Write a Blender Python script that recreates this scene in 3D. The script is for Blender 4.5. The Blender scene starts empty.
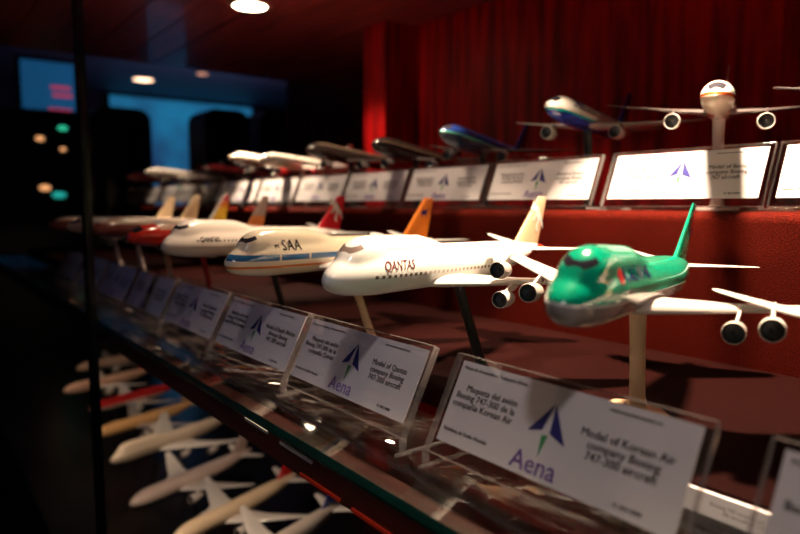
import bpy, bmesh, math, random
from mathutils import Matrix, Vector
random.seed(7)
S = bpy.context.scene
COL = S.collection
PI = math.pi
ZC = 1.35                                   # eye height above the room floor; zz() turns eye-relative heights into world heights
def zz(z): return ZC + z

# ------------------------------------------------------------------ camera
cam_d = bpy.data.cameras.new('camera'); cam = bpy.data.objects.new('camera', cam_d); COL.objects.link(cam)
TH, PT = math.radians(37.44), math.radians(5.536)
cam.location = (0, 0, ZC)
cam.rotation_euler = (PI/2 - PT, 0, PI/2 - TH)
cam_d.sensor_width = 36; cam_d.lens = 650/800*36
cam_d.clip_start = 0.01
cam_d.dof.use_dof = True; cam_d.dof.focus_distance = 0.46; cam_d.dof.aperture_fstop = 4.8
cam_d.dof.aperture_blades = 7
S.camera = cam

# ------------------------------------------------------------------ world, lights, exposure
W = bpy.data.worlds.new('World'); S.world = W; W.use_nodes = True
W.node_tree.nodes['Background'].inputs[0].default_value = (0.06, 0.06, 0.10, 1)
W.node_tree.nodes['Background'].inputs[1].default_value = 0.15
def light(name, kind, loc, energy, color, target=None, **kw):
    d = bpy.data.lights.new(name, kind); d.energy = energy; d.color = color
    for k, v in kw.items(): setattr(d, k, v)
    o = bpy.data.objects.new(name, d); COL.objects.link(o); o.location = loc
    if target is not None:
        o.rotation_euler = (Vector(target) - Vector(loc)).to_track_quat('-Z', 'Y').to_euler()
    return o
WARM = (1.0, 0.74, 0.50)
# case downlights (lamp X, Y, energy, aim X, aim Y, full cone angle)
CASE_LAMPS = [(-0.30, 0.50, 66.0, -0.23, 0.46, 76), (-1.262, 0.585, 48.0, -1.15, 0.52, 60),
              (-0.80, 0.58, 7.0, -0.74, 0.60, 104), (-0.60, 0.52, 21.0, -0.57, 0.37, 54), (-1.80, 0.585, 8.0, -1.80, 0.50, 60), (0.34, 0.54, 14.0, 0.30, 0.45, 80)]
for lx, ly, e, ax, ay, cone in CASE_LAMPS:   # one beam each
    light('case_downlight_beam', 'SPOT', (lx, ly, zz(0.392)), e, WARM, (ax, ay, zz(-0.14)),
          spot_size=math.radians(cone), spot_blend=0.35, shadow_soft_size=0.022)
light('pilaster_fill_beam', 'SPOT', (-1.235, 0.68, zz(0.385)), 8.0, (1.0, 0.72, 0.55), (-1.22, 0.866, zz(0.02)), spot_size=math.radians(46), spot_blend=0.6, shadow_soft_size=0.02)  # added beam without a fixture, brightens the pilaster front
# room lamp above and in front of the case, on the viewer's right; it lights the fronts of the labels
light('room_downlight_beam', 'SPOT', (0.45, -0.30, zz(1.05)), 17.0, (1.0, 0.86, 0.84), (-0.12, 0.24, zz(-0.12)),
      spot_size=math.radians(46), spot_blend=1.0, shadow_soft_size=0.05)
light('room_ceiling_wash', 'AREA', (-4.6, 2.2, 1.6), 9.0, (0.42, 0.34, 0.72), (-4.6, 2.0, 2.45), size=0.6)
light('blue_label_fill', 'SPOT', (-0.2, -1.3, zz(1.05)), 6.0, (0.35, 0.45, 1.0), (-0.75, 0.26, zz(-0.12)), spot_size=math.radians(36), spot_blend=0.9, shadow_soft_size=0.06)  # added blue fill for the left labels; no screen stands here
# added fill spots, unseen under the glass shelf, to brighten the lower models
for lx, e in ((-0.95, 3.6), (-1.45, 2.6), (-2.0, 1.2)):
    light('lower_shelf_fill_beam', 'SPOT', (lx+0.15, 0.24, zz(-0.19)), e, (1.0, 0.72, 0.5), (lx-0.15, 0.48, zz(-0.55)),
          spot_size=math.radians(120), spot_blend=0.6, shadow_soft_size=0.02)
S.view_settings.view_transform = 'Standard'; S.view_settings.look = 'None'
S.view_settings.exposure = 0.15; S.view_settings.gamma = 1.0; S.view_settings.use_curve_mapping = False
S.cycles.use_denoising = True
S.cycles.transparent_max_bounces = 24
S.cycles.sample_clamp_indirect = 4.0

# ------------------------------------------------------------------ material helpers
class E:
    """a small expression on shader sockets"""
    def __init__(s, nt, v): s.nt, s.v = nt, v
    def op(s, o, b=None, c=None):
        n = s.nt.nodes.new('ShaderNodeMath'); n.operation = o
        for i, q in enumerate((s, b, c)):
            if q is None: continue
            if isinstance(q, E):
                if isinstance(q.v, (int, float)): n.inputs[i].default_value = q.v
                else: s.nt.links.new(q.v, n.inputs[i])
            else: n.inputs[i].default_value = q
        return E(s.nt, n.outputs[0])
    def __add__(s, b): return s.op('ADD', b)
    def __sub__(s, b): return s.op('SUBTRACT', b)
    def __mul__(s, b): return s.op('MULTIPLY', b)
    def __gt__(s, b): return s.op('GREATER_THAN', b)
    def __lt__(s, b): return s.op('LESS_THAN', b)
    def __and__(s, b): return s.op('MULTIPLY', b)
    def frac(s): return s.op('FRACT')
    def abs(s): return s.op('ABSOLUTE')
    def between(s, a, b): return (s > a) & (s < b)
def new_mat(name):
    m = bpy.data.materials.new(name); m.use_nodes = True
    return m, m.node_tree, m.node_tree.nodes['Principled BSDF']
def simple(name, col, rough=0.5, metal=0.0, emit=None, es=0.0, coat=0.0, spec=None):
    m, nt, b = new_mat(name)
    b.inputs['Base Color'].default_value = (*col, 1); b.inputs['Roughness'].default_value = rough
    b.inputs['Metallic'].default_value = metal; b.inputs['Coat Weight'].default_value = coat
    if spec is not None: b.inputs['Specular IOR Level'].default_value = spec
    if emit: b.inputs['Emission Color'].default_value = (*emit, 1); b.inputs['Emission Strength'].default_value = es
    # slight surface unevenness
    if not emit:
        n = nt.nodes.new('ShaderNodeTexNoise'); n.inputs['Scale'].default_value = 60
        mr = nt.nodes.new('ShaderNodeMapRange'); mr.inputs[3].default_value = max(0.02, rough*0.85); mr.inputs[4].default_value = min(1, rough*1.15)
        nt.links.new(n.outputs[0], mr.inputs[0]); nt.links.new(mr.outputs[0], b.inputs['Roughness'])
    return m
PK = 0.005                                    # metres of model per metre of aircraft (1:200)
def paint(name, base, layers=(), rough=0.22):
    """livery paint: layers is a list of (function of x,y,z in aircraft metres -> mask, colour)"""
    m, nt, b = new_mat(name)
    tc = nt.nodes.new('ShaderNodeTexCoord'); sp = nt.nodes.new('ShaderNodeSeparateXYZ')
    nt.links.new(tc.outputs['Object'], sp.inputs[0])
    x, y, z = (E(nt, sp.outputs[i]) * (1/PK) for i in range(3))
    cur = None
    for f, c in layers:
        mx = nt.nodes.new('ShaderNodeMix'); mx.data_type = 'RGBA'
        nt.links.new(f(x, y, z).v, mx.inputs['Factor'])
        if cur is None: mx.inputs['A'].default_value = (*base, 1)
        else: nt.links.new(cur, mx.inputs['A'])
        mx.inputs['B'].default_value = (*c, 1); cur = mx.outputs['Result']
    if cur is None: b.inputs['Base Color'].default_value = (*base, 1)
    else: nt.links.new(cur, b.inputs['Base Color'])
    b.inputs['Roughness'].default_value = rough; b.inputs['Coat Weight'].default_value = 0.4; b.inputs['Coat Roughness'].default_value = 0.08
    return m
def clear_mat(name, tint, base_refl=0.05, edge_refl=0.75, rough=0.03, milk=0.0):
    """thin clear sheet: transparent, with a mirror that strengthens at grazing angles"""
    m, nt, b = new_mat(name); nt.nodes.remove(b)
    out = nt.nodes['Material Output']
    t = nt.nodes.new('ShaderNodeBsdfTransparent'); t.inputs[0].default_value = (*tint, 1)
    g = nt.nodes.new('ShaderNodeBsdfGlossy'); g.inputs['Roughness'].default_value = rough; g.inputs[0].default_value = (1, 1, 1, 1)
    lw = nt.nodes.new('ShaderNodeLayerWeight'); lw.inputs[0].default_value = 0.5
    fac = E(nt, lw.outputs['Facing']).op('POWER', 4.0) * edge_refl + base_refl
    mx = nt.nodes.new('ShaderNodeMixShader'); nt.links.new(fac.v, mx.inputs[0]); nt.links.new(t.outputs[0], mx.inputs[1]); nt.links.new(g.outputs[0], mx.inputs[2])
    last = mx
    if milk:
        d = nt.nodes.new('ShaderNodeBsdfPrincipled'); d.inputs['Base Color'].default_value = (*tint, 1); d.inputs['Roughness'].default_value = 0.15
        m2 = nt.nodes.new('ShaderNodeMixShader'); m2.inputs[0].default_value = milk
        nt.links.new(mx.outputs[0], m2.inputs[1]); nt.links.new(d.outputs[0], m2.inputs[2]); last = m2
    nt.links.new(last.outputs[0], out.inputs[0])
    return m
def grain_mat(name, c0, c1, scale, rough, axis_scale, bump=0.0, coat=0.0, spec=0.5):
    m, nt, b = new_mat(name)
    tc = nt.nodes.new('ShaderNodeTexCoord'); mp = nt.nodes.new('ShaderNodeMapping'); mp.inputs['Scale'].default_value = axis_scale
    n = nt.nodes.new('ShaderNodeTexNoise'); n.inputs['Scale'].default_value = scale; n.inputs['Detail'].default_value = 6
    r = nt.nodes.new('ShaderNodeValToRGB'); r.color_ramp.elements[0].position = 0.35; r.color_ramp.elements[1].position = 0.68
    r.color_ramp.elements[0].color = (*c0, 1); r.color_ramp.elements[1].color = (*c1, 1)
    nt.links.new(tc.outputs['Object'], mp.inputs[0]); nt.links.new(mp.outputs[0], n.inputs['Vector'])
    nt.links.new(n.outputs[0], r.inputs[0]); nt.links.new(r.outputs[0], b.inputs['Base Color'])
    b.inputs['Roughness'].default_value = rough; b.inputs['Coat Weight'].default_value = coat; b.inputs['Specular IOR Level'].default_value = spec
    if bump:
        bp = nt.nodes.new('ShaderNodeBump'); bp.inputs['Strength'].default_value = bump; bp.inputs['Distance'].default_value = 0.002
        nt.links.new(n.outputs[0], bp.inputs['Height']); nt.links.new(bp.outputs[0], b.inputs['Normal'])
    return m
M = {}
M['red_wood'] = grain_mat('red_wood', (0.10, 0.001, 0.001), (0.45, 0.003, 0.003), 9, 0.5, (6, 6, 0.5), 0.05, 0.0, 0.15)
M['ceiling_wood'] = grain_mat('ceiling_wood', (0.09, 0.012, 0.012), (0.32, 0.036, 0.034), 8, 0.38, (0.5, 9, 6), 0.03, 0.3)
M['dark_wood'] = grain_mat('dark_red_wood', (0.02, 0.003, 0.003), (0.07, 0.008, 0.006), 9, 0.4, (0.5, 6, 6), 0.05)
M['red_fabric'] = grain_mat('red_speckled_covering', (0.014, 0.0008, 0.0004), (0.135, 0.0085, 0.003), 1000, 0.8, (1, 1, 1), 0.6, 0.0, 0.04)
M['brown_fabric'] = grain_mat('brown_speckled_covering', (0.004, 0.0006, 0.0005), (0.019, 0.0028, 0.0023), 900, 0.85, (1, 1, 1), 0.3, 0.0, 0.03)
M['dark'] = simple('dark_charcoal', (0.012, 0.012, 0.014), 0.45)
M['black'] = simple('black_gloss', (0.006, 0.006, 0.007), 0.25)
M['room_floor'] = simple('room_carpet', (0.03, 0.025, 0.03), 0.8)
M['room_wall'] = simple('room_wall_paint', (0.04, 0.04, 0.06), 0.7)
M['room_ceiling'] = simple('room_ceiling_paint', (0.10, 0.08, 0.11), 0.6)
M['glass'] = clear_mat('shelf_glass', (0.86, 0.93, 0.91), 0.07, 0.8, 0.05)
M['glass_edge'] = clear_mat('shelf_glass_edge', (0.01, 0.12, 0.11), 0.06, 0.6, 0.1, milk=0.2)
M['pane'] = clear_mat('pane_glass', (0.985, 0.99, 0.99), 0.02, 0.35, 0.0)
M['acrylic'] = clear_mat('clear_acrylic', (0.97, 0.965, 0.965), 0.035, 0.6, 0.02)
M['acrylic_edge'] = clear_mat('acrylic_cut_edge', (0.62, 0.56, 0.56), 0.12, 0.8, 0.12, milk=0.22)
M['paper'] = simple('card_paper', (0.80, 0.77, 0.79), 0.6)
M['ink'] = simple('black_ink', (0.03, 0.025, 0.035), 0.6)
M['ink_blue'] = simple('navy_ink', (0.025, 0.025, 0.20), 0.6)
M['ink_green'] = simple('green_ink', (0.05, 0.33, 0.10), 0.6)
M['ink_purple'] = simple('purple_ink', (0.28, 0.15, 0.52), 0.6)
M['cream_stand'] = simple('cream_lacquer', (0.75, 0.52, 0.32), 0.3, coat=0.3)
M['black_stand'] = simple('black_lacquer', (0.012, 0.010, 0.010), 0.3, coat=0.3)
M['red_stand'] = simple('red_lacquer', (0.55, 0.02, 0.02), 0.3, coat=0.3)
M['grey_stand'] = simple('grey_lacquer', (0.45, 0.36, 0.34), 0.35)
M['engine_dark'] = simple('engine_intake', (0.012, 0.010, 0.012), 0.5)
M['fan'] = simple('fan_grey', (0.10, 0.10, 0.11), 0.4, 0.6)
M['silver'] = simple('polished_silver', (0.72, 0.70, 0.70), 0.25, 0.8)
M['lamp_glow'] = simple('lamp_glow', (1, 1, 1), 0.5, emit=(1.0, 0.80, 0.55), es=30)
M['rail_glint'] = simple('grey_rail_glint', (.30, .27, .26), .4)
M['rail_lit_red'] = simple('lit_red_wood', (.55, .03, .01), .4)
M['lamp_ring'] = simple('lamp_ring', (0.55, 0.30, 0.20), 0.3, 0.7)

# ------------------------------------------------------------------ mesh helpers
def add_box(bm, lo, hi, mi=0):
    v = [bm.verts.new((x, y, z)) for x in (lo[0], hi[0]) for y in (lo[1], hi[1]) for z in (lo[2], hi[2])]
    for f in ((0, 1, 3, 2), (4, 6, 7, 5), (0, 4, 5, 1), (2, 3, 7, 6), (0, 2, 6, 4), (1, 5, 7, 3)):
        bm.faces.new([v[i] for i in f]).material_index = mi
def loft(bm, rings, closed=True, cap=True, mi=0):
    R = [[bm.verts.new(p) for p in r] for r in rings]
    n = len(R[0])
    for a, b in zip(R, R[1:]):
        for i in range(n if closed else n-1):
            j = (i+1) % n
            bm.faces.new((a[i], a[j], b[j], b[i])).material_index = mi
    if cap:
        bm.faces.new(list(reversed(R[0]))).material_index = mi; bm.faces.new(R[-1]).material_index = mi
    return R
def lathe(bm, prof, n=28, mi=0, origin=(0, 0, 0), axis='x', cap=True):
    rings = []
    for a, r in prof:
        ring = []
        for i in range(n):
            t = 2*PI*i/n
            c, s = r*math.cos(t), r*math.sin(t)
            p = (a, c, s) if axis == 'x' else (c, s, a)
            ring.append(tuple(p[k]+origin[k] for k in range(3)))
        rings.append(ring)
    return loft(bm, rings, True, cap, mi)
def finish(bm, angle=35, smooth=True, scale=None, bevel=0.0, segs=2):
    bmesh.ops.recalc_face_normals(bm, faces=bm.faces)
    if bevel:
        es = [e for e in bm.edges if len(e.link_faces) == 2 and e.calc_face_angle(0) > math.radians(30)]
        bmesh.ops.bevel(bm, geom=es, offset=bevel, segments=segs, affect='EDGES', profile=0.5)
    if scale: bmesh.ops.scale(bm, vec=(scale,)*3, verts=bm.verts)
    me = bpy.data.meshes.new('m'); bm.to_mesh(me); bm.free()
    if smooth:
        me.polygons.foreach_set('use_smooth', [True]*len(me.polygons))
        me.set_sharp_from_angle(angle=math.radians(angle))
    return me
def obj(name, me, mats, parent=None, loc=(0, 0, 0), rot=(0, 0, 0)):
    me.name = name
    if not me.materials:
        for m in (mats if isinstance(mats, (list, tuple)) else [mats]): me.materials.append(m)
    o = bpy.data.objects.new(name, me); COL.objects.link(o)
    o.location = loc; o.rotation_euler = rot
    if parent: o.parent = parent
    return o
def tag(o, label=None, cat=None, group=None, kind=None):
    if label: o['label'] = label
    if cat: o['category'] = cat
    if group: o['group'] = group
    if kind: o['kind'] = kind
    return o
def thing(name, label, cat, loc=(0, 0, 0), group=None, rotz=0):
    o = bpy.data.objects.new(name, None); COL.objects.link(o); o.location = loc; o.rotation_euler = (0, 0, rotz)
    o.empty_display_size = 0.02
    return tag(o, label, cat, group)
def box_obj(name, lo, hi, mat, parent=None, bevel=0.0, loc=(0, 0, 0)):
    bm = bmesh.new(); add_box(bm, lo, hi)
    return obj(name, finish(bm, smooth=bevel > 0, bevel=bevel), mat, parent, loc)
def struct(o): return tag(o, kind='structure')

_txt = {}
def text_mesh(body, size, align='LEFT', shear=0.0, spacing=1.0, line=1.0, bold=0.0):
    """flat lettering in the XY plane as (vertices, faces)"""
    key = (body, size, align, shear, spacing, line, bold)
    if key not in _txt:
        c = bpy.data.curves.new('t', 'FONT'); c.body = body; c.size = size; c.align_x = align; c.shear = shear
        c.space_character = spacing; c.space_line = line; c.resolution_u = 2; c.offset = bold
        o = bpy.data.objects.new('t', c); COL.objects.link(o)
        bpy.context.view_layer.update()
        me = bpy.data.meshes.new_from_object(o.evaluated_get(bpy.context.evaluated_depsgraph_get()))
        _txt[key] = ([tuple(v.co) for v in me.vertices], [tuple(p.vertices) for p in me.polygons])
        bpy.data.objects.remove(o); bpy.data.curves.remove(c); bpy.data.meshes.remove(me)
    return _txt[key]

# ------------------------------------------------------------------ the setting
struct(box_obj('floor', (-7.2, -3.2, -0.1), (2.6, 4.2, 0.0), M['room_floor']))
struct(box_obj('ceiling', (-7.2, -3.2, 2.45), (2.6, 4.2, 2.55), M['room_ceiling']))
struct(box_obj('wall_far', (-7.2, -3.2, 0.0), (-7.0, 4.2, 2.45), M['room_wall']))
struct(box_obj('wall_side', (-7.0, 4.0, 0.0), (2.6, 4.2, 2.45), M['room_wall']))
struct(box_obj('wall_near', (2.4, -3.0, 0.0), (2.6, 4.0, 2.45), M['room_wall']))
struct(box_obj('wall_entrance', (-7.0, -3.2, 0.0), (2.6, -3.0, 2.45), M['room_wall']))
struct(box_obj('wall_back', (-1.268, 0.95, 0.0), (2.4, 1.0, 2.45), M['red_wood']))
struct(box_obj('wall_alcove', (-2.85, 1.50, 0.0), (-1.268, 1.55, 2.45), M['red_wood']))
struct(box_obj('wall_alcove_side', (-1.268, 1.0, 0.0), (-1.20, 1.55, 2.45), M['red_wood']))
# wood-lined ceiling of the display case with its plank joints modelled as grooves
bm = bmesh.new()
y = 0.06
while y < 1.49:
    add_box(bm, (-1.95, y, zz(0.40)), (2.4 if y < .9 else -1.268, min(y+0.086, 0.95 if y < .94 else 1.5), zz(0.43))); y += 0.09
add_box(bm, (-1.95, 0.06, zz(0.41)), (2.4, 0.95, zz(0.50))); add_box(bm, (-1.95, 0.95, zz(0.41)), (-1.268, 1.5, zz(0.50)))
struct(obj('ceiling_case', finish(bm, smooth=False), M['ceiling_wood']))
struct(box_obj('trim_1', (-1.268, 0.866, 0.0), (-1.185, 0.95, zz(0.40)), M['red_wood']))

# step the upper models stand on: red speckled front, rounded top nosing
prof = [(0.565, -0.139), (0.565, -0.016)]
for i in range(7):
    t = PI - (PI/2)*i/6
    prof.append((0.574+0.009*math.cos(t), -0.0155+0.009*math.sin(t)))
prof += [(0.945, -0.0065), (0.945, -0.139)]
bm = bmesh.new(); loft(bm, [[(x, yy, zz(q)) for yy, q in prof] for x in (-2.35, 1.2)])
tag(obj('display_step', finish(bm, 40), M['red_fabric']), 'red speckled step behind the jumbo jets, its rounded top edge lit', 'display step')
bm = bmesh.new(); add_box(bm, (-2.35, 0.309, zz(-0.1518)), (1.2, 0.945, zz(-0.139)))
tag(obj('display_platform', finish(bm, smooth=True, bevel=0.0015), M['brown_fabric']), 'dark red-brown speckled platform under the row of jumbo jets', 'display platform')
# glass shelf
bm = bmesh.new(); add_box(bm, (-2.35, 0.197, zz(-0.160)), (1.2, 0.945, zz(-0.152)))
me = finish(bm, smooth=True, bevel=0.0006)
for p in me.polygons:
    if abs(p.normal.z) < 0.5: p.material_index = 1
tag(obj('glass_shelf', me, [M['glass'], M['glass_edge']]), 'long clear glass shelf with teal edge under the label stands', 'shelf')
box = box_obj('shelf_rail', (-2.35, 0.200, zz(-0.180)), (1.2, 0.222, zz(-0.1602)), M['dark_wood'], bevel=0.001)
for xa, xb, za, mt in ((-.455, -.416, -.1640, M['rail_glint']), (-.397, -.353, -.1655, M['rail_glint']), (-.369, -.320, -.1785, M['rail_lit_red']), (-.307, -.268, -.1790, M['rail_lit_red'])):
    box_obj('glint_strip', (xa, .1988, zz(za)), (xb, .2004, zz(za+.0022)), mt, box)  # reflections and lit stretches of the rail, built as coloured strips
tag(box, 'dark red wooden rail under the glass shelf front edge', 'rail')
box = box_obj('lower_shelf', (-3.0, 0.19, zz(-0.66)), (1.2, 0.94, zz(-0.62)), M['black'])
tag(box, 'dark lower shelf holding the models below the glass', 'shelf')
struct(box_obj('wall_plinth', (-3.0, 0.20, 0.0), (1.2, 0.93, zz(-0.66)), M['dark']))
# front glass with its joint
for n, (a, b) in enumerate(((-0.806, 1.2), (-2.6, -0.824)), 1):
    struct(box_obj('window_%d' % n, (a, 0.168, zz(-0.66)), (b, 0.172, zz(0.40)), M['pane']))
struct(box_obj('trim_2', (-0.824, 0.166, zz(-0.66)), (-0.806, 0.174, zz(0.40)), M['black']))

# ------------------------------------------------------------------ model aircraft
def pchip(tab):
    xs = [t[0] for t in tab]
    def f(x):
        if x <= xs[0]: return tab[0][1:]
        if x >= xs[-1]: return tab[-1][1:]
        i = max(k for k in range(len(xs)) if xs[k] <= x); i = min(i, len(xs)-2)
        out = []
        for c in range(1, len(tab[0])):
            def sl(k): return (tab[k+1][c]-tab[k][c])/(xs[k+1]-xs[k])
            def m(k):
                if k == 0: return sl(0)
                if k == len(xs)-1: return sl(k-1)
                a, b = sl(k-1), sl(k)
                return 0 if a*b <= 0 else 2*a*b/(a+b)
            h = xs[i+1]-xs[i]; t = (x-xs[i])/h; p0, p1 = tab[i][c], tab[i+1][c]; m0, m1 = m(i)*h, m(i+1)*h
            out.append((2*t**3-3*t*t+1)*p0+(t**3-2*t*t+t)*m0+(-2*t**3+3*t*t)*p1+(t**3-t*t)*m1)
        return tuple(out)
    return f
J_LOW = pchip([(0, .05, -.95), (.35, .75, -.92), (1.0, 1.32, -.82), (2.5, 2.05, -.55), (4.5, 2.62, -.3), (7, 3.02, -.12), (10, 3.25, 0),
               (42, 3.25, 0), (48, 3.05, .2), (54, 2.45, .7), (60, 1.65, 1.2), (65, .95, 1.55), (68.6, .4, 1.75)])
J_UP = pchip([(1.5, .05, -.3), (2.4, .9, .5), (3.6, 1.7, 1.3), (5, 2.1, 1.95), (7, 2.3, 2.25), (10, 2.35, 2.3), (19, 2.35, 2.3), (23, 2.3, 1.75), (27, 2.2, .95), (32, 2.0, .2), (36, 1.8, 0)])
T_LOW = pchip([(0, .05, -.6), (.35, .7, -.55), (1.0, 1.2, -.45), (2.4, 1.85, -.25), (4.5, 2.4, -.08), (7, 2.72, 0), (9, 2.82, 0), (36, 2.82, 0), (42, 2.6, .25), (48, 1.95, .8), (53, 1.1, 1.35), (56.5, .35, 1.7)])
def radius(kind, x, phi):
    """distance from the fuselage axis point to the skin at angle phi (0 = starboard, pi/2 = up)"""
    r, zc = (J_LOW if kind == 'jumbo' else T_LOW)(x)
    best = r
    if kind == 'jumbo' and 1.5 < x < 36:
        ru, zu = J_UP(x); d = zu-zc; s = math.sin(phi)*d; q = s*s-d*d+ru*ru
        if q > 0: best = max(best, s+math.sqrt(q))
    return best, zc
def skin_y(kind, x, z):
    """half width of the fuselage at station x and height z"""
    lo, hi = -PI/2, PI/2
    for _ in range(24):
        mid = (lo+hi)/2; r, zc = radius(kind, x, mid)
        if zc+r*math.sin(mid) < z: lo = mid
        else: hi = mid
    r, zc = radius(kind, x, lo); return max(0.05, r*math.cos(lo))
LEN = {'jumbo': 68.6, 'twin': 56.5}
def fuselage_mesh(kind, fine=True):
    n, L = (48 if fine else 24), LEN[kind]
    st = [0, .06, .2, .35, .6, 1, 1.4, 1.8, 2.2, 2.6, 3, 3.5, 4, 4.6, 5.3, 6, 7, 8.2, 10] + [10+(L-10)*k/(30 if fine else 16) for k in range(1, (31 if fine else 17))]
    rings = []
    for x in st:
        ring = []
        for i in range(n):
            t = 2*PI*i/n; r, zc = radius(kind, x, t if t <= PI else t-2*PI)
            ring.append((x, r*math.cos(t), zc+r*math.sin(t)))
        rings.append(ring)
    bm = bmesh.new(); loft(bm, rings)
    return finish(bm, 60, scale=PK)
def foil(c, t):
    c = min(max(c, 0), 1)
    return 5*t*(.2969*math.sqrt(c)-.126*c-.3516*c*c+.2843*c**3-.1015*c**4)
CH = [0, .015, .05, .12, .22, .35, .5, .65, .8, .92, 1.0]
WING = {'jumbo': [(0.5, 18.8, 19.2, -2.2, .12), (3.2, 21, 17, -2.1, .12), (10.5, 27.6, 11.3, -1.25, .105), (19.2, 36.3, 7.4, -.15, .10), (25.8, 43.6, 4.3, 1.2, .09), (26.4, 45.0, 2.2, 1.3, .07)],
        'twin': [(0.5, 17.6, 12.6, -1.8, .12), (2.8, 19, 11.2, -1.7, .12), (9.3, 23.2, 7.6, -.95, .105), (17.5, 28.8, 4.5, .25, .10), (22.9, 32.6, 2.4, 1.1, .09), (23.5, 33.8, 1.2, 1.2, .07)]}
STAB = {'jumbo': [(0.2, 57.6, 8.8, 1.6, .10), (1.2, 58.6, 8.0, 1.65, .10), (10.6, 64.8, 2.7, 2.9, .08), (11.1, 65.6, 1.6, 2.95, .06)],
        'twin': [(0.2, 47.6, 6.4, 1.2, .10), (1.0, 48.2, 5.8, 1.25, .10), (8.8, 52.6, 2.1, 2.1, .08), (9.2, 53.2, 1.2, 2.15, .06)]}
FIN = {'jumbo': [(1.6, 52.5, 13.6, .09), (3.2, 54.6, 11.7, .09), (11.5, 62.8, 4.9, .08), (12.0, 63.5, 3.9, .05)],
       'twin': [(1.3, 43.6, 10.0, .09), (2.7, 45.2, 8.4, .09), (11.2, 51.8, 3.6, .08), (11.6, 52.4, 2.8, .05)]}
ENG = {'jumbo': [(24.6, 11.7, -3.15, .88), (32.6, 19.6, -1.8, .88)], 'twin': [(18.6, 8.1, -3.35, 1.06)]}
def wing_mesh(secs, sgn):
    bm = bmesh.new(); rings = []
    for y, xl, c, z, t in secs:
        up = [(xl+c*k, sgn*y, z+c*foil(k, t)*1.15) for k in CH]; dn = [(xl+c*k, sgn*y, z-c*foil(k, t)*.75) for k in reversed(CH[1:-1])]
        rings.append(up+dn)
    loft(bm, rings); return finish(bm, 40, scale=PK)
def fin_half(kind, x, z):
    s = FIN[kind]
    for a, b in zip(s, s[1:]):
        if z <= b[0]: break
    f = min(1, max(0, (z-a[0])/(b[0]-a[0])))
    xl, c, t = (a[k]+(b[k]-a[k])*f for k in (1, 2, 3))
    return c*foil((x-xl)/c, t)
def fin_mesh(kind):
    bm = bmesh.new(); rings = []
    for z, xl, c, t in FIN[kind]:
        rings.append([(xl+c*k, c*foil(k, t), z) for k in CH]+[(xl+c*k, -c*foil(k, t), z) for k in reversed(CH[1:-1])])
    loft(bm, rings); return finish(bm, 40, scale=PK)
def engine_mesh(s):
    """nacelle with an open intake, in aircraft metres around its own intake centre"""
    bm = bmesh.new()
    lathe(bm, [(.9, .05), (.9, 1.2), (.3, 1.23), (.08, 1.26), (0, 1.32), (.1, 1.38), (.7, 1.44), (1.6, 1.46), (2.8, 1.36), (3.6, 1.18), (3.62, .86), (4.4, .74), (5.3, .5), (5.35, .3), (6.1, .05)], 28)
    bmesh.ops.scale(bm, vec=(s,)*3, verts=bm.verts)
    me = finish(bm, 40, scale=PK)
    for p in me.polygons:
        if p.center.x < 0.93*PK*s and math.hypot(p.center.y, p.center.z) < 1.265*PK*s: p.material_index = 1
    return me
def pylon_mesh(e, sgn, kind):
    x, y, z, s = e; bm = bmesh.new()
    def ring(a, b, zz_, w): return [(a, -w, zz_), ((a+b)/2, -w*1.2, zz_), (b, -w*.4, zz_), (b, w*.4, zz_), ((a+b)/2, w*1.2, zz_), (a, w, zz_)]
    loft(bm, [ring(1.2, 4.6, 1.1*s, .16), ring(3.6, 8.2, 2.5*s, .16)])
    return finish(bm, 40, scale=PK)
def fan_mesh(s):
    bm = bmesh.new()
    lathe(bm, [(.35, .02), (.55, .22), (.8, .34), (.88, .36)], 14)
    for k in range(14):
        t = 2*PI*k/14; c, q = math.cos(t), math.sin(t)
        p = [(.80, .3*c, .3*q), (.86, .3*math.cos(t+.25), .3*math.sin(t+.25)), (.88, 1.04*math.cos(t+.38), 1.04*math.sin(t+.38)), (.74, 1.04*c, 1.04*q)]
        v = [bm.verts.new(a) for a in p]; bm.faces.new(v)
        w = [bm.verts.new((a[0]+.03, a[1], a[2])) for a in p]; bm.faces.new(w[::-1])
        for i in range(4): bm.faces.new((v[i], w[i], w[(i+1) % 4], v[(i+1) % 4]))
    bmesh.ops.scale(bm, vec=(s,)*3, verts=bm.verts)
    return finish(bm, 40, scale=PK)
_mesh = {}
def base(key, fn):
    if key not in _mesh: _mesh[key] = fn()
    return _mesh[key].copy()
def skin_letters(kind, body, x0, z0, size, shear=0.0, bold=0.0, spacing=1.0):
    vs, fs = text_mesh(body, size, 'LEFT', shear, spacing, 1.0, bold)
    vs = [(a, max(-.22*size, min(.8*size, b)), c) for a, b, c in vs]
    me = bpy.data.meshes.new('lettering'); n = len(vs)
    fs = fs + [tuple(i+n for i in f) for f in fs]; vs = vs + [(a+.055*size, b, c) for a, b, c in vs]
    me.from_pydata([((x0+vx)*PK, -(skin_y(kind, x0+vx, z0+vy)+.05)*PK, (z0+vy)*PK) for vx, vy, _ in vs], [], fs)
    return me
def skin_shape(kind, polys, x0, z0, size):
    vs, fs = [], []
    for p in polys:
        fs.append(tuple(range(len(vs), len(vs)+len(p))))
        for a, b in p:
            x, z = x0+a*size, z0+b*size; vs.append((x*PK, -(skin_y(kind, x, z)+.06)*PK, z*PK))
    me = bpy.data.meshes.new('emblem'); me.from_pydata(vs, [], fs); return me
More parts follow.
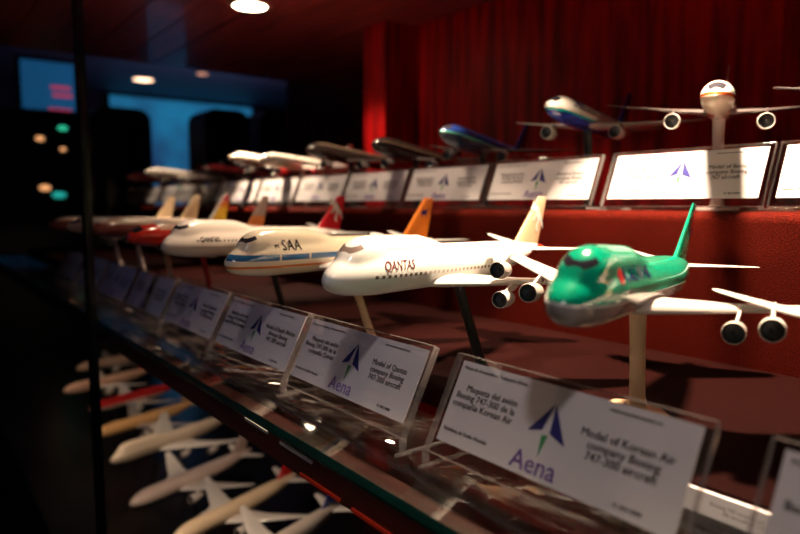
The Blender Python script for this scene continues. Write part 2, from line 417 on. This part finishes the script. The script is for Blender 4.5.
def fin_shape(kind, polys, x0, z0, size, off=.08):
    vs, fs = [], []
    for p in polys:
        fs.append(tuple(range(len(vs), len(vs)+len(p))))
        for a, b in p:
            x, z = x0+a*size, z0+b*size; vs.append((x*PK, -(fin_half(kind, x, z)+off)*PK, z*PK))
    me = bpy.data.meshes.new('emblem'); me.from_pydata(vs, [], fs); return me
# leaping kangaroo, head towards the leading edge
ROO = [[(.02, .60), (.10, .72), (.13, .86), (.19, .74), (.27, .70), (.33, .60), (.28, .55)], [(.27, .70), (.45, .66), (.60, .52), (.66, .38), (.60, .30), (.46, .34), (.33, .44), (.28, .55), (.33, .60)],
       [(.60, .52), (.80, .36), (.98, .10), (.80, .24), (.66, .32), (.66, .38)], [(.46, .34), (.60, .30), (.50, .16), (.62, .02), (.40, .10), (.40, .22)], [(.33, .44), (.28, .55), (.20, .40), (.10, .34), (.22, .32)]]
ROUND = [[(.5*math.cos(t*PI/10), .5*math.sin(t*PI/10)) for t in range(20)]]
SPRING = [[(0, .45), (.25, .62), (.62, .58), (1, .75), (.72, .42), (.9, .12), (.55, .36), (.3, .34), (.12, .1), (.16, .38)]]
def windows(z0, xa, xb, pitch=1.25, h=.22): return lambda x, y, z: ((z-z0).abs() < h) & x.between(xa, xb) & ((x*(1/pitch)).frac() < .5)
def cockpit(kind):
    if kind == 'jumbo': return lambda x, y, z: x.between(3.3, 5.0) & (z - x*.42).between(1.1, 1.6)
    return lambda x, y, z: x.between(1.2, 3.6) & (z - x*.42).between(.05, .85)
WIN = (.02, .02, .03)

def airliner(kind, nose, yaw, pit, rol, liv, label, foot=None, stand='cream', detail=2, name='model_jumbo_jet', floor=-0.139, group=None, attach=33.0):
    """detail 2 = everything, 1 = no fans or lettering"""
    k = PK
    Mx = Matrix.Rotation(PI/2+yaw, 4, 'Z') @ Matrix.Rotation(pit, 4, 'Y') @ Matrix.Rotation(rol, 4, 'X')
    nosew = Vector((nose[0], nose[1], zz(nose[2])))
    zb = -3.1 if kind == 'jumbo' else -2.7
    top = nosew + Mx @ Vector((attach*k, 0, zb*k))
    f = Vector((top.x+(foot[0] if foot else -0.01), top.y+(foot[1] if foot else 0.03), zz(floor)+.0002))
    root = thing(name, label, 'model airplane', f, group)
    off = Matrix.Translation(nosew-f) @ Mx
    tagk = (kind, detail)
    def part(nm, key, fn, mats, parent=root, mtx=off):
        o = obj(nm, base(key, fn), mats, parent)
        if mtx is not None: o.matrix_basis = mtx
        return o
    fu = part('fuselage', ('fu',)+tagk, lambda: fuselage_mesh(kind, detail == 2), liv['body'])
    for sgn in (-1, 1):
        part('wing', ('w', kind, sgn), lambda: wing_mesh(WING[kind], sgn), liv['wing'])
        part('stabilizer', ('s', kind, sgn), lambda: wing_mesh(STAB[kind], sgn), liv['wing'])
        for e in ENG[kind]:
            eo = part('engine', ('e', e[3]), lambda: engine_mesh(e[3]), [liv['engine'], M['engine_dark']], root, off @ Matrix.Translation((e[0]*k, sgn*e[1]*k, e[2]*k)))
            part('pylon', ('p', kind, e[0]), lambda: pylon_mesh(e, sgn, kind), liv['wing'], eo, None)
            if detail == 2: part('fan', ('f', e[3]), lambda: fan_mesh(e[3]), M['fan'], eo, None)
    fi = part('tail_fin', ('fin', kind), lambda: fin_mesh(kind), liv['fin'])
    if detail == 2:
        for nm, me, mt in liv.get('marks', lambda: [])(): obj(nm, me, mt, fu)
        for nm, me, mt in liv.get('finmarks', lambda: [])(): obj(nm, me, mt, fi)
    # stand: tapering flat rod from the belly to an oval base
    sm = M[stand+'_stand']; t = top-f
    bm = bmesh.new()
    def ring(c, a, b): return [(c.x+a*math.cos(q*PI/8), c.y+b*math.sin(q*PI/8), c.z) for q in range(16)]
    tt = t+Vector((0, 0, 0.004)); z0 = Vector((0, 0, 0.003))
    loft(bm, [ring(z0, .0080, .0048), ring(z0.lerp(tt, .12), .0056, .0036), ring(z0.lerp(tt, .6), .0054, .0034), ring(tt, .0062, .0036)])
    ro = obj('stand', finish(bm, 50), sm, root)
    bm = bmesh.new(); z = Vector((0, 0, 0))
    loft(bm, [ring(z, .022, .012), ring(Vector((0, 0, .002)), .022, .012), ring(Vector((0, 0, .0038)), .019, .010)])
    obj('stand_base', finish(bm, 30), sm, ro)
    return root

white, cream = (.80, .78, .75), (.80, .70, .52)
wing_white = paint('wing_white', (.74, .70, .67)); wing_grey = paint('wing_grey', (.42, .38, .37)); eng_white = paint('engine_white', (.72, .66, .62))
wing_dark = paint('wing_dark', (.10, .08, .08)); eng_silver = M['silver']; eng_red = paint('engine_red', (.62, .03, .04))
navy_m = paint('mark_navy', (.02, .03, .22)); red_m = paint('mark_red', (.62, .02, .03)); white_m = paint('mark_white', (.85, .82, .80)); black_m = paint('mark_black', (.02, .02, .025))
maroon_m = paint('mark_maroon', (.14, .02, .03)); orange_m = paint('mark_orange', (.80, .25, .03))
kor = dict(body=paint('teal_livery', (.0, .36, .21), [(lambda x, y, z: z < (x*.012-.5), (.26, .235, .235)), (lambda x, y, z: (z-(x*.012-.5)).abs() < .10, (.70, .70, .70)),
                       (lambda x, y, z: x > 66.2, (.75, .75, .72)), (windows(.55, 9, 60), WIN), (cockpit('jumbo'), WIN)], .16),
           wing=paint('wing_pearl', (.66, .62, .60)), fin=paint('teal_fin', (.0, .36, .21), [(lambda x, y, z: z > 13.1, (.75, .75, .72))], .18), engine=paint('engine_bare', (.55, .46, .42)),
           marks=lambda: [('lettering', skin_letters('jumbo', 'KOREAN AIR', 10.4, 1.5, 2.1), navy_m), ('emblem', skin_shape('jumbo', ROUND, 9.3, 2.1, 1.5), red_m)],
           finmarks=lambda: [('emblem', fin_shape('jumbo', ROUND, 64.5, 8.0, 4.2), red_m), ('emblem', fin_shape('jumbo', [[(math.cos(PI+t*PI/9)*.5, math.sin(PI+t*PI/9)*.5) for t in range(10)]], 64.5, 8.0, 4.2, .14), navy_m)])
qan = dict(body=paint('white_livery', white, [(lambda x, y, z: (x > 47) & (z < (x-47)*.2-1.2), (.62, .05, .03)), (windows(-.3, 6, 60), (.16, .12, .10)), (lambda x, y, z: (z-3.15).between(-.07, .07) & x.between(9, 20), (.6, .55, .5)), (cockpit('jumbo'), (.22, .16, .14))], .2),
           wing=wing_white, fin=paint('red_fin_peach_sheen', (.78, .48, .30), [], .25), engine=eng_white,  # fin colour has the glossy reflection on red paint mixed in
           marks=lambda: [('lettering', skin_letters('jumbo', 'QANTAS', 7.8, .5, 1.75, .25), maroon_m)],
           finmarks=lambda: [('emblem', fin_shape('jumbo', ROO, 60.0, 4.6, 8.0), white_m)])
saa = dict(body=paint('cream_livery', cream, [(lambda x, y, z: (z-.2).abs() < .5, (.02, .12, .28)), (lambda x, y, z: (z+1.35).abs() < .2, (.75, .18, .03)), (lambda x, y, z: ((x-9.2).abs() < .22) & ((z-.2).abs() < .7), cream), (lambda x, y, z: ((x-17).abs() < .22) & ((z-.2).abs() < .7), cream), (cockpit('jumbo'), WIN)], .2),
           wing=wing_white, fin=paint('orange_fin', (.86, .24, .03), [], .25), engine=eng_white,
           marks=lambda: [('lettering', skin_letters('jumbo', 'SAA', 9.9, 1.35, 2.5, .0, .0, 1.15), black_m), ('emblem', skin_shape('jumbo', SPRING, 8.2, 1.5, 1.4), black_m)],
           finmarks=lambda: [('emblem', fin_shape('jumbo', SPRING, 61.3, 6.4, 4.2), navy_m)])
oqa = dict(body=paint('plain_white_livery', (.70, .62, .56), [(windows(.55, 6, 60), (.10, .08, .08)), (cockpit('jumbo'), WIN)], .2), wing=wing_white, fin=paint('red_fin', (.66, .02, .03), [], .25), engine=eng_white,
           marks=lambda: [('lettering', skin_letters('jumbo', 'QANTAS', 6.9, .4, 1.35, .2), black_m)],
           finmarks=lambda: [('emblem', fin_shape('jumbo', ROO, 58.6, 4.2, 9.0), white_m)])
red = dict(body=paint('red_livery', (.80, .035, .015), [(lambda x, y, z: (z > 1.5) & (x > 8), (.74, .46, .34)), (lambda x, y, z: z < -1.6, (.30, .02, .015)), (cockpit('twin'), WIN)], .2), wing=wing_white,
           fin=paint('grey_orange_fin', (.42, .30, .26), [(lambda x, y, z: z < 5.5, (.70, .22, .06))], .25), engine=eng_white)
pale = dict(body=paint('pale_livery', (.55, .44, .38), [(windows(.55, 6, 60), WIN), (cockpit('twin'), WIN)], .25), wing=wing_grey, fin=paint('pale_fin', (.70, .50, .30)), engine=eng_white)
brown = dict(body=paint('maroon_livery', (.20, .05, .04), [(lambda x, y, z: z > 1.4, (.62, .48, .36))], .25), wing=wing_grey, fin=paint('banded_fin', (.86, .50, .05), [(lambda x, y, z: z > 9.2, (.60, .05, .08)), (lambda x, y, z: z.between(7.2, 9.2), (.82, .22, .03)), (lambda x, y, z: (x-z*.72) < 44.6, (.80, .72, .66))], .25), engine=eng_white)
R_ = math.radians
jumbos = [  # nose (X, Y, z), yaw, pitch, roll, livery, stand, foot offset, label
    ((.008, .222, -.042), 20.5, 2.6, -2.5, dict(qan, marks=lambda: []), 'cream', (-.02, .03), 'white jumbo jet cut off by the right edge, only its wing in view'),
    ((-.1736, .2167, -.0395), 20.7, 3.4, 6.6, kor, 'cream', (-.008, .016), 'teal jumbo jet with grey belly, cream stand and blue lettering'),
    ((-.3326, .1987, -.0418), 19.0, 1.8, 6.2, qan, 'black', (.012, .020), 'all white jumbo jet with dark red lettering and a red kangaroo tail with peach sheen painted in'),
    ((-.485, .200, -.043), 22, 1.6, 4.0, saa, 'cream', (.03, .012), 'cream jumbo jet with blue and orange stripes, black lettering and an orange tail'),
    ((-.640, .200, -.037), 27, 2.0, 6.5, oqa, 'black', (.02, .015), 'off-white jumbo jet with small black lettering and a red kangaroo tail'),
    ((-.782, .205, -.036), 30, 2, 5.5, red, 'red', (.02, .010), 'bright red nosed airliner with pale back and a greyish tail'),
    ((-.935, .200, -.032), 28, 2.0, 4.0, brown, 'cream', (.02, .012), 'maroon airliner with a yellow and orange banded tail, next behind the red nosed one'),
    ((-1.09, .200, -.032), 26, 2.0, 4.0, pale, 'grey', (.02, .012), 'pale beige airliner, second behind the red nosed one'),
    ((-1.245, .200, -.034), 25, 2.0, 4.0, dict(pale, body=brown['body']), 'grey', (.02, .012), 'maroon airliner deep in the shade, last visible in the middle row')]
for i, (ns, ya, pi_, ro, lv, st, ft, lb) in enumerate(jumbos):
    k_ = 'jumbo' if i < 5 else 'twin'
    airliner(k_, ns, R_(ya), R_(pi_), R_(ro), lv, lb, ft, st, 2 if i < 6 else 1, 'model_jumbo_jet' if i < 5 else 'model_airliner', group='models on the brown platform', attach=33.0 if i < 5 else 25.0)

def twin_liv(nm, topc, bellyc, line, zl, wing, fin, eng, txt=None):
    return dict(body=paint(nm, topc, [(lambda x, y, z: z < zl, bellyc), (lambda x, y, z: (z-zl-.25).abs() < .25, line), (windows(.7, 7, 46), WIN), (cockpit('twin'), (.03, .03, .04))], .2),
                wing=wing, fin=paint(nm+'_fin', fin), engine=eng, marks=(lambda: [('lettering', skin_letters('twin', txt[0], 9, 1.1, 1.8), txt[1])]) if txt else (lambda: []))
U = [  # nose, yaw, pitch, roll, livery, stand, label
    ((-.100, .535, .088), 24, -2, 3, twin_liv('grey_top', (.5, .45, .42), (.2, .05, .04), (.3, .05, .03), -.3, wing_dark, (.4, .1, .05), eng_white), 'black', 'dark twin-engine airliner past the right edge, just its wing tip by the wood wall'),
    ((-.274, .535, .091), 25, -2.5, 3, twin_liv('orange_line', (.84, .80, .74), (.72, .52, .42), (.72, .10, .02), -.3, wing_dark, (.65, .40, .30), eng_white), 'grey', 'white nosed twin-engine airliner with orange cheatline on a tall grey stand'),
    ((-.448, .535, .103), 17, 2.5, 3, twin_liv('navy_belly', (.80, .76, .72), (.01, .02, .14), (.0, .20, .18), -1.2, wing_grey, (.02, .04, .30), eng_white, ('British', navy_m)), 'black', 'white topped twin-engine airliner with navy belly'),
    ((-.615, .535, .090), 20, 5, 4, twin_liv('blue_top', (.02, .05, .26), (.02, .03, .06), (.10, .40, .30), -.2, wing_dark, (.02, .04, .20), eng_silver), 'black', 'dark blue twin-engine airliner with a pale green line along its side'),
    ((-.762, .535, .086), 20, 5, 4, twin_liv('black_top', (.035, .025, .022), (.02, .015, .015), (.22, .14, .09), .8, wing_dark, (.08, .03, .03), eng_silver), 'black', 'blackish twin-engine airliner just behind the dark blue one'),
    ((-.950, .535, .092), 20, 4, 4, twin_liv('tan_top', (.42, .32, .24), (.04, .028, .024), (.2, .14, .1), 1.9, wing_dark, (.2, .14, .12), eng_silver), 'black', 'dark twin-engine airliner with a tan back, right of the bright white pair'),
    ((-1.125, .535, .085), 20, 3, 4, twin_liv('bright_white', (.84, .78, .70), (.66, .50, .36), (.7, .55, .4), -1.2, wing_white, (.8, .7, .6), eng_red), 'grey', 'bright white twin-engine airliner with red engines'),
    ((-1.270, .535, .096), 20, 4, 4, twin_liv('bright_cream', (.84, .76, .64), (.12, .08, .07), (.4, .3, .2), .2, wing_grey, (.6, .5, .4), eng_silver), 'black', 'cream topped twin-engine airliner with dark belly, left of the red engined one'),
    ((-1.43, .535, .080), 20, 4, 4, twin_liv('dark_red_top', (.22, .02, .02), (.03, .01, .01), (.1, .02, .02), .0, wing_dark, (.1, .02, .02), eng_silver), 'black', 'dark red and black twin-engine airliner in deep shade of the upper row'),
    ((-1.84, .535, .089), 20, 3, 4, twin_liv('far_white', (.80, .74, .66), (.6, .5, .4), (.6, .5, .4), -1.2, wing_grey, (.4, .4, .45), eng_silver), 'grey', 'small looking white airliner near the far end of the upper row'),
    ((-2.03, .535, .082), 20, 3, 4, twin_liv('far_red', (.40, .08, .07), (.2, .05, .05), (.4, .1, .1), -1.2, wing_grey, (.3, .05, .05), eng_silver), 'grey', 'dull red airliner at the far end of the upper row')]
for i, (ns, ya, pi_, ro, lv, st, lb) in enumerate(U):
    airliner('twin', ns, R_(ya), R_(pi_), R_(ro), lv, lb, (-.004, .012), st, 2 if i < 5 else 1, 'model_airliner', -0.0065, 'airliners on the red step', 24.0)

def low_liv(nm, body, fin, wing=None, stripe=None):
    return dict(body=paint(nm, body, [(lambda x, y, z: z < -.4, stripe)] if stripe else [], .3), wing=wing or wing_white, fin=paint(nm+'_fin', fin), engine=eng_white)
LOW = [  # nose X, Y, kind, livery, label
    ((-.78, .290, -.49), 'twin', low_liv('low_blue', (.60, .52, .46), (.02, .05, .35)), 'pale airliner with blue tail on the lower shelf, half hidden by the glass edge'),
    ((-.935, .290, -.495), 'twin', low_liv('low_cream', (.80, .62, .42), (.70, .02, .02)), 'cream airliner with red tail cone on the lower shelf'),
    ((-1.108, .277, -.50), 'twin', low_liv('low_white', (.70, .56, .50), (.55, .42, .38)), 'plain white airliner with white tail on the lower shelf'),
    ((-1.33, .300, -.50), 'jumbo', low_liv('low_orange', (.72, .60, .46), (.70, .14, .03)), 'ivory jumbo jet with an orange tail on the lower shelf'),
    ((-1.50, .310, -.50), 'twin', low_liv('low_tan', (.72, .42, .18), (.35, .2, .12), wing_grey), 'tan airliner with dark wings on the lower shelf'),
    ((-1.70, .340, -.50), 'twin', low_liv('low_red', (.62, .03, .03), (.60, .03, .03), None, (.70, .58, .52)), 'red airliner with white belly on the lower shelf'),
    ((-1.87, .314, -.49), 'twin', low_liv('low_pink', (.74, .46, .34), (.66, .03, .03)), 'peach airliner with a red tail, seen past the dark glass joint'),
    ((-2.15, .40, -.50), 'twin', low_liv('low_far', (.62, .42, .32), (.4, .1, .08), wing_grey), 'dim beige airliner at the far end of the lower shelf')]
for ns, kd, lv, lb in LOW:
    airliner(kd, ns, R_(21), R_(1.5), R_(3), lv, lb, None, 'black', 1, 'model_airliner' if kd == 'twin' else 'model_jumbo_jet', -0.62, 'airliners on the lower shelf', 24.0 if kd == 'twin' else 31.0)

# ------------------------------------------------------------------ label stands
ARROW_L = [(0.0, 1.0), (-.07, .52), (-.62, .30)]
ARROW_L2 = [(0.0, 1.0), (-.50, .12), (-.08, .30)]
def flat(polys, z=0.0):
    vs, fs = [], []
    for p in polys:
        fs.append(tuple(range(len(vs), len(vs)+len(p)))); vs += [(a, b, z) for a, b in p]
    return vs, fs
def join(parts):
    vs, fs = [], []
    for (v, f), dx, dy in parts:
        o = len(vs); vs += [(a+dx, b+dy, 0) for a, b, _ in v]; fs += [tuple(i+o for i in q) for q in f]
    me = bpy.data.meshes.new('print'); me.from_pydata(vs, [], fs); return me
CW, CHT = 0.136, 0.0475                        # card size
def label_mesh_set(w, txt_es, txt_en, full):
    key = (w, txt_es, txt_en, full)
    if key in _mesh: return _mesh[key]
    d = {}
    bm = bmesh.new(); add_box(bm, (-w/2, 0, -.003), (w/2, .0595, .003)); me = finish(bm, 30, bevel=.0012, segs=2)
    for p in me.polygons:
        if abs(p.normal.z) < .75: p.material_index = 1
    me.materials.append(M['acrylic']); me.materials.append(M['acrylic_edge']); d['panel'] = me
    cw = w-.011
    bm = bmesh.new(); add_box(bm, (-cw/2, .0085, -.0005), (cw/2, .0085+CHT, .0005)); d['card'] = finish(bm, smooth=False); d['card'].materials.append(M['paper'])
    y0 = .0085
    letters = [(text_mesh(txt_es, .0052, 'RIGHT', 0, 1, .92), -cw*.165, y0+.0310), (text_mesh(txt_en, .0056, 'CENTER', 0, 1, .92), cw*.285, y0+.0285)]
    if full:
        letters += [(text_mesh('Museo de Aeronáutica y Transporte Aéreo', .0027, 'LEFT', 0, 1, 1), -cw*.48, y0+.0430),
                    (text_mesh('Gentileza de Emilio Mundial', .0030), -cw*.48, y0+.0068), (text_mesh('www.museoaeronautico.es', .0024), cw*.20, y0+.0430), (text_mesh('N. 00/3 0000', .0026), cw*.30, y0+.0035)]
    letters = [(t, dx+o, dy) for t, dx, dy in letters for o in (-.00011, .00011)]
    d['lettering'] = join(letters); d['lettering'].materials.append(M['ink'])
    s = .0185; ay = y0+.0200; ax = -.001
    d['arrow'] = join([(flat([[(a*s, b*s) for a, b in [(0, 1), (-.62, .12), (-.16, .24)]], [(a*s, b*s) for a, b in [(0.03, 1), (.10, .20), (.66, .0)]]]), ax, ay)]); d['arrow'].materials.append(M['ink_blue'])
    d['tail'] = join([(flat([[(a*s, b*s) for a, b in [(-.13, .10), (.07, .14), (-.05, -.50)]]]), ax, ay)]); d['tail'].materials.append(M['ink_green'])
    d['word'] = join([(text_mesh('Aena', .0138, 'CENTER', 0, 1, 1), ax-.002+o, y0+.0024) for o in (0, .0002)]); d['word'].materials.append(M['ink_purple'])
    _mesh[key] = d; return d
def label_stand(xc, yb, zb, tilt, w, es, en, label, group, full=True, rise=0.0, floor=None):
    """clear sloping panel with a printed card inside and a foot; xc = centre, (yb, zb) = front bottom edge"""
    root = thing('label_stand', label, 'label stand', (xc, yb, zz(floor)+.0002), group)
    d = label_mesh_set(w, es, en, full)
    R = Matrix.Translation((0, 0, zb-floor)) @ Matrix.Rotation(PI/2-tilt, 4, 'X')
    def part(nm, me, parent, mtx):
        o = bpy.data.objects.new(nm, me); COL.objects.link(o); o.parent = parent
        if mtx is not None: o.matrix_basis = mtx
        return o
    part('panel', d['panel'], root, R)
    ca = part('card', d['card'], root, R); ca['label'] = 'white printed card'
    up = Matrix.Translation((0, 0, .0009))
    part('lettering', d['lettering'], ca, up); part('arrow_emblem', d['arrow'], ca, up); part('emblem_tail', d['tail'], ca, up); part('wordmark', d['word'], ca, up)
    # foot: clear block under the panel and a tongue reaching back
    key = ('foot', w, round(zb-floor, 4))
    if key not in _mesh:
        bm = bmesh.new(); h = zb-floor
        add_box(bm, (-w/2, -.006, 0), (w/2, .052, .0030)); me = finish(bm, 30, bevel=.0008)
        if h > .004:
            bm = bmesh.new(); bm.from_mesh(me); b2 = bmesh.new(); add_box(b2, (-w/2, -.003, .0032), (w/2, .003, h+.0015)); m2 = finish(b2, 30, bevel=.0007); bm.from_mesh(m2)
            me = bpy.data.meshes.new('foot'); bm.to_mesh(me); bm.free()
        for p in me.polygons:
            if abs(p.normal.z) < .75 and abs(p.normal.y) < .9: p.material_index = 1
            if p.normal.y < -.9 and p.area < 1e-6: p.material_index = 1
        me.materials.append(M['acrylic']); me.materials.append(M['acrylic_edge']); _mesh[key] = me
    part('foot', _mesh[key], root, None)
    return root
def es_en(co, model='747-300', short=None):
    return 'Maqueta del avión\nBoeing %s de la\ncompañía %s' % (model, co), 'Model of %s\ncompany Boeing\n%s aircraft' % (short or co, model)
FRONT = [(-.027, 'Iberia', None, 'label stand at the bottom right corner, half out of frame'), (-.202, 'Korean Air', None, 'large blurred label stand in front of the teal jumbo jet'),
         (-.378, 'Qantas', None, 'sharp label stand in front of the all white jumbo jet'), (-.5335, 'South African', 'South African\nAirways', 'label stand in front of the cream jumbo jet with blue stripe'),
         (-.692, 'Qantas', None, 'dim label stand next left of the one before the blue striped jet'), (-.85, 'Iberia', None, 'dark label stand second left of the one before the blue striped jet'), (-1.01, 'Lufthansa', None, 'dark label stand third left of the one before the blue striped jet'),
         (-1.17, 'Lufthansa', None, 'dark label stand fourth left of the one before the blue striped jet'), (-1.33, 'Lufthansa', None, 'farthest label stand visible in the front row')]
for i, (xc, co, sh, lb) in enumerate(FRONT):
    es, en = es_en(co, short=sh)
    if sh: es, en = 'Maqueta del avión\nBoeing 747-300 de la\nSouth African Airways', 'Model of South African\nAirways Boeing\n747-300 aircraft'
    label_stand(xc, .2325, -.1415, R_(27), .155, es, en, lb, 'label stands on the glass shelf', i < 5, 0, -.152)
xu = -.163; i = 0
ulabels = ['brightly lit label stand cut by the right edge, upper row', 'brightest label stand with an airplane shadow on it', 'label stand under the navy bellied airliner', 'label stand under the dark blue airliner',
           'label stand with a blue streak reflected, left of the one under the dark blue airliner', 'glaring white label stand under the tan backed airliner', 'glaring white label stand under the red engined airliner',
           'grey label stand next left of the glaring pair', 'second grey label stand left of the glaring pair', 'third grey label stand left of the glaring pair', 'fourth grey label stand left of the glaring pair', 'fifth label stand left of the glaring pair', 'far left label stand of the upper row']
UX = [-.167, -.330, -.5025, -.668, -.833, -.998, -1.163, -1.328, -1.493, -1.658, -1.823, -1.988, -2.153]
for i, xc in enumerate(UX):
    es, en = es_en(['Iberia', 'Iberia', 'British', 'Delta', 'Varig', 'Iberia', 'Spanair'][i % 7], '767')
    label_stand(xc, .575, -.0030, R_(22), .160, es, en, ulabels[i], 'label stands on the red step', i < 5, 0, -.0065)

# folded leaflet propped against the platform edge
bm = bmesh.new(); add_box(bm, (-.040, -.0012, 0), (.040, .0, .012)); add_box(bm, (-.040, .0002, 0), (.040, .0014, .0118))
leaf = thing('leaflet', 'white printed leaflet strip against the platform edge, between the two nearest labels', 'leaflet', (-.125, .3055, zz(-.152)))
obj('paper', finish(bm, smooth=False), M['paper'], leaf)
obj('lettering', join([(text_mesh('Boeing 747 models on loan to the museum\nAll aircraft in 1:200 scale display', .0028, 'CENTER'), 0, .0062)]), M['ink'], leaf, (0, -.0013, 0), (PI/2, 0, 0))

# ------------------------------------------------------------------ lamps
def downlight(loc, label, ring_r=.046, name='recessed_downlight', glow=None):
    r = thing(name, label, 'ceiling lamp', loc, 'case downlights')
    bm = bmesh.new(); lathe(bm, [(-.004, ring_r*.78), (-.004, ring_r), (-.001, ring_r*1.05), (.0, ring_r*1.05), (.0, ring_r*.74)], 40, axis='z', cap=False)
    obj('trim_ring', finish(bm, 30), M['lamp_ring'], r)
    bm = bmesh.new(); lathe(bm, [(-.0025, ring_r*.76), (-.0035, ring_r*.5), (-.004, ring_r*.05)], 40, axis='z'); obj('bulb_face', finish(bm, 30), glow or M['lamp_glow'], r)
    return r
for n, (lx, ly, *_r) in enumerate(CASE_LAMPS):
    if lx == -1.262: downlight((lx, ly, zz(.40)), 'glowing recessed lamp in the dark red wood ceiling of the case', .044)

# ------------------------------------------------------------------ the dark room beyond
def emit(n, c, s): return simple(n, c, .5, emit=c, es=s)
blue = emit('blue_screen', (.01, .09, .22), .8); pink = emit('pink_text', (.55, .05, .12), .8)
def screen(name, lo, hi, mat, label, cat='screen', frame=True):
    r = thing(name, label, cat, ((lo[0]+hi[0])/2, (lo[1]+hi[1])/2, lo[2]))
    c = r.location
    if frame: box_obj('housing', (lo[0]-c.x-.04, lo[1]-c.y-.03, -.03), (lo[0]-c.x, hi[1]-c.y+.03, hi[2]-c.z+.03), M['dark'], r, .01)
    box_obj('display', (lo[0]-c.x, lo[1]-c.y, 0), (lo[0]-c.x+.01, hi[1]-c.y, hi[2]-c.z), mat, r)
    return r
# backlit blue mural on the far wall
m, nt, b = new_mat('blue_mural')
n = nt.nodes.new('ShaderNodeTexNoise'); n.inputs['Scale'].default_value = 1.6; n.inputs['Detail'].default_value = 2
r = nt.nodes.new('ShaderNodeValToRGB'); r.color_ramp.elements[0].position = .35; r.color_ramp.elements[1].position = .65
r.color_ramp.elements[0].color = (.010, .035, .10, 1); r.color_ramp.elements[1].color = (.010, .13, .26, 1)
tc = nt.nodes.new('ShaderNodeTexCoord'); nt.links.new(tc.outputs['Object'], n.inputs['Vector']); nt.links.new(n.outputs[0], r.inputs[0])
nt.links.new(r.outputs[0], b.inputs['Emission Color']); b.inputs['Emission Strength'].default_value = 1.3; b.inputs['Base Color'].default_value = (.01, .03, .06, 1)
screen('lit_mural', (-6.93, 1.70, 0.1), (-6.90, 3.2, 2.42), m, 'blue glowing mural wall at the back of the dark room', 'mural')
s = screen('display_screen', (-5.0, .68, 1.88), (-4.97, 1.0, 2.30), blue, 'light blue screen with pink lines left of the dark glass joint')
for k, (z, a, bb) in enumerate(((.24, .17, .29), (.19, .18, .30), (.09, .15, .29), (.04, .16, .28))):
    box_obj('text_line', (.012, -.16+a, z), (.016, -.16+bb, z+.025), pink, s)
bm = bmesh.new(); add_box(bm, (-.05, -.03, -1.88), (0.0, .03, 0.0)); add_box(bm, (-.25, -.22, -1.88), (.2, .22, -1.85))
obj('stand', finish(bm, smooth=False), M['dark'], s)
def totem(x, ya, yb, h, label):
    t = thing('display_totem', label, 'display totem', (x, (ya+yb)/2, 0), 'dark rounded totems')
    w = (yb-ya)/2; pts = []
    for cx, a0 in ((w-.06, 0), (-w+.06, PI/2)):
        for q in range(7): pts.append((cx+.06*math.cos(a0+q*PI/12), h-.06+.06*math.sin(a0+q*PI/12)))
    pts += [(-w, .10), (w, .10)]
    bm = bmesh.new(); loft(bm, [[(dx, a, z) for a, z in pts] for dx in (-.12, .12)])
    obj('body', finish(bm, 40), M['dark'], t)
    box_obj('plinth', (-.16, -w-.03, 0), (.16, w+.03, .10), M['black'], t, .01)
    box_obj('front_panel', (.12, -w+.05, .4), (.126, w-.05, h-.08), M['black'], t, .002)
totem(-3.3, .70, .96, 1.79, 'dark rounded totem standing left of the blue glow')
totem(-3.3, 1.22, 1.455, 1.825, 'dark rounded totem right of the blue glow, left one of the pair')
totem(-3.3, 1.52, 1.74, 1.84, 'dark rounded totem nearest the red wood wall')
lt = thing('light_tube', 'thin violet light tube between the two dark totems', 'lamp', (-3.62, 1.58, 0))
box_obj('tube', (-.01, -.012, 1.45), (.01, .012, 1.82), emit('violet_tube', (.22, .16, .60), 1.0), lt, .004)
box_obj('pole', (-.012, -.012, 0), (.012, .012, 1.45), M['dark'], lt)
cn = thing('console', 'dark console with small green and orange lights left of the glass joint', 'console', (-4.1, .70, 0))
box_obj('body', (-.25, -.35, 0), (.09, .30, 1.86), M['dark'], cn, .01)
g = emit('green_lamp', (.03, .55, .30), 1.6); o_ = emit('amber_lamp', (.9, .40, .16), 1.6); tq = emit('teal_lamp', (.02, .40, .34), 1.2)
def lampdot(y, z, mt, w=.03, h=.016):
    bm = bmesh.new(); lathe(bm, [(.09, .5), (.098, .5), (.102, .3), (.103, .02)], 16)
    for v in bm.verts: v.co.y = v.co.y*2*w+y-.70; v.co.z = v.co.z*2*h+z
    obj('indicator_lamp', finish(bm, 40), mt, cn)
CONSOLE_LAMPS = [(.62, .352, o_, .03, .018), (.734, .415, g, .035, .016), (.632, .088, o_, .04, .022), (.70, .05, tq, .05, .024), (.86, .412, o_, .035, .014), (.73, .30, o_, .02, .014)]
for y, z, mt, w, h in CONSOLE_LAMPS: lampdot(y, zz(z), mt, w*.7, h*.75)
for lx, ly, lb, mt in ((-6.08, 1.78, 'warm ceiling lamp above the blue glow', emit('room_lamp', (1, .62, .40), 5)), (-5.5, 2.10, 'small orange ceiling lamp right of the warm one', emit('room_lamp_small', (1, .42, .22), 1.2))):
    downlight((lx, ly, 2.45), lb, .11 if lx < -6 else .06, 'room_downlight', mt)
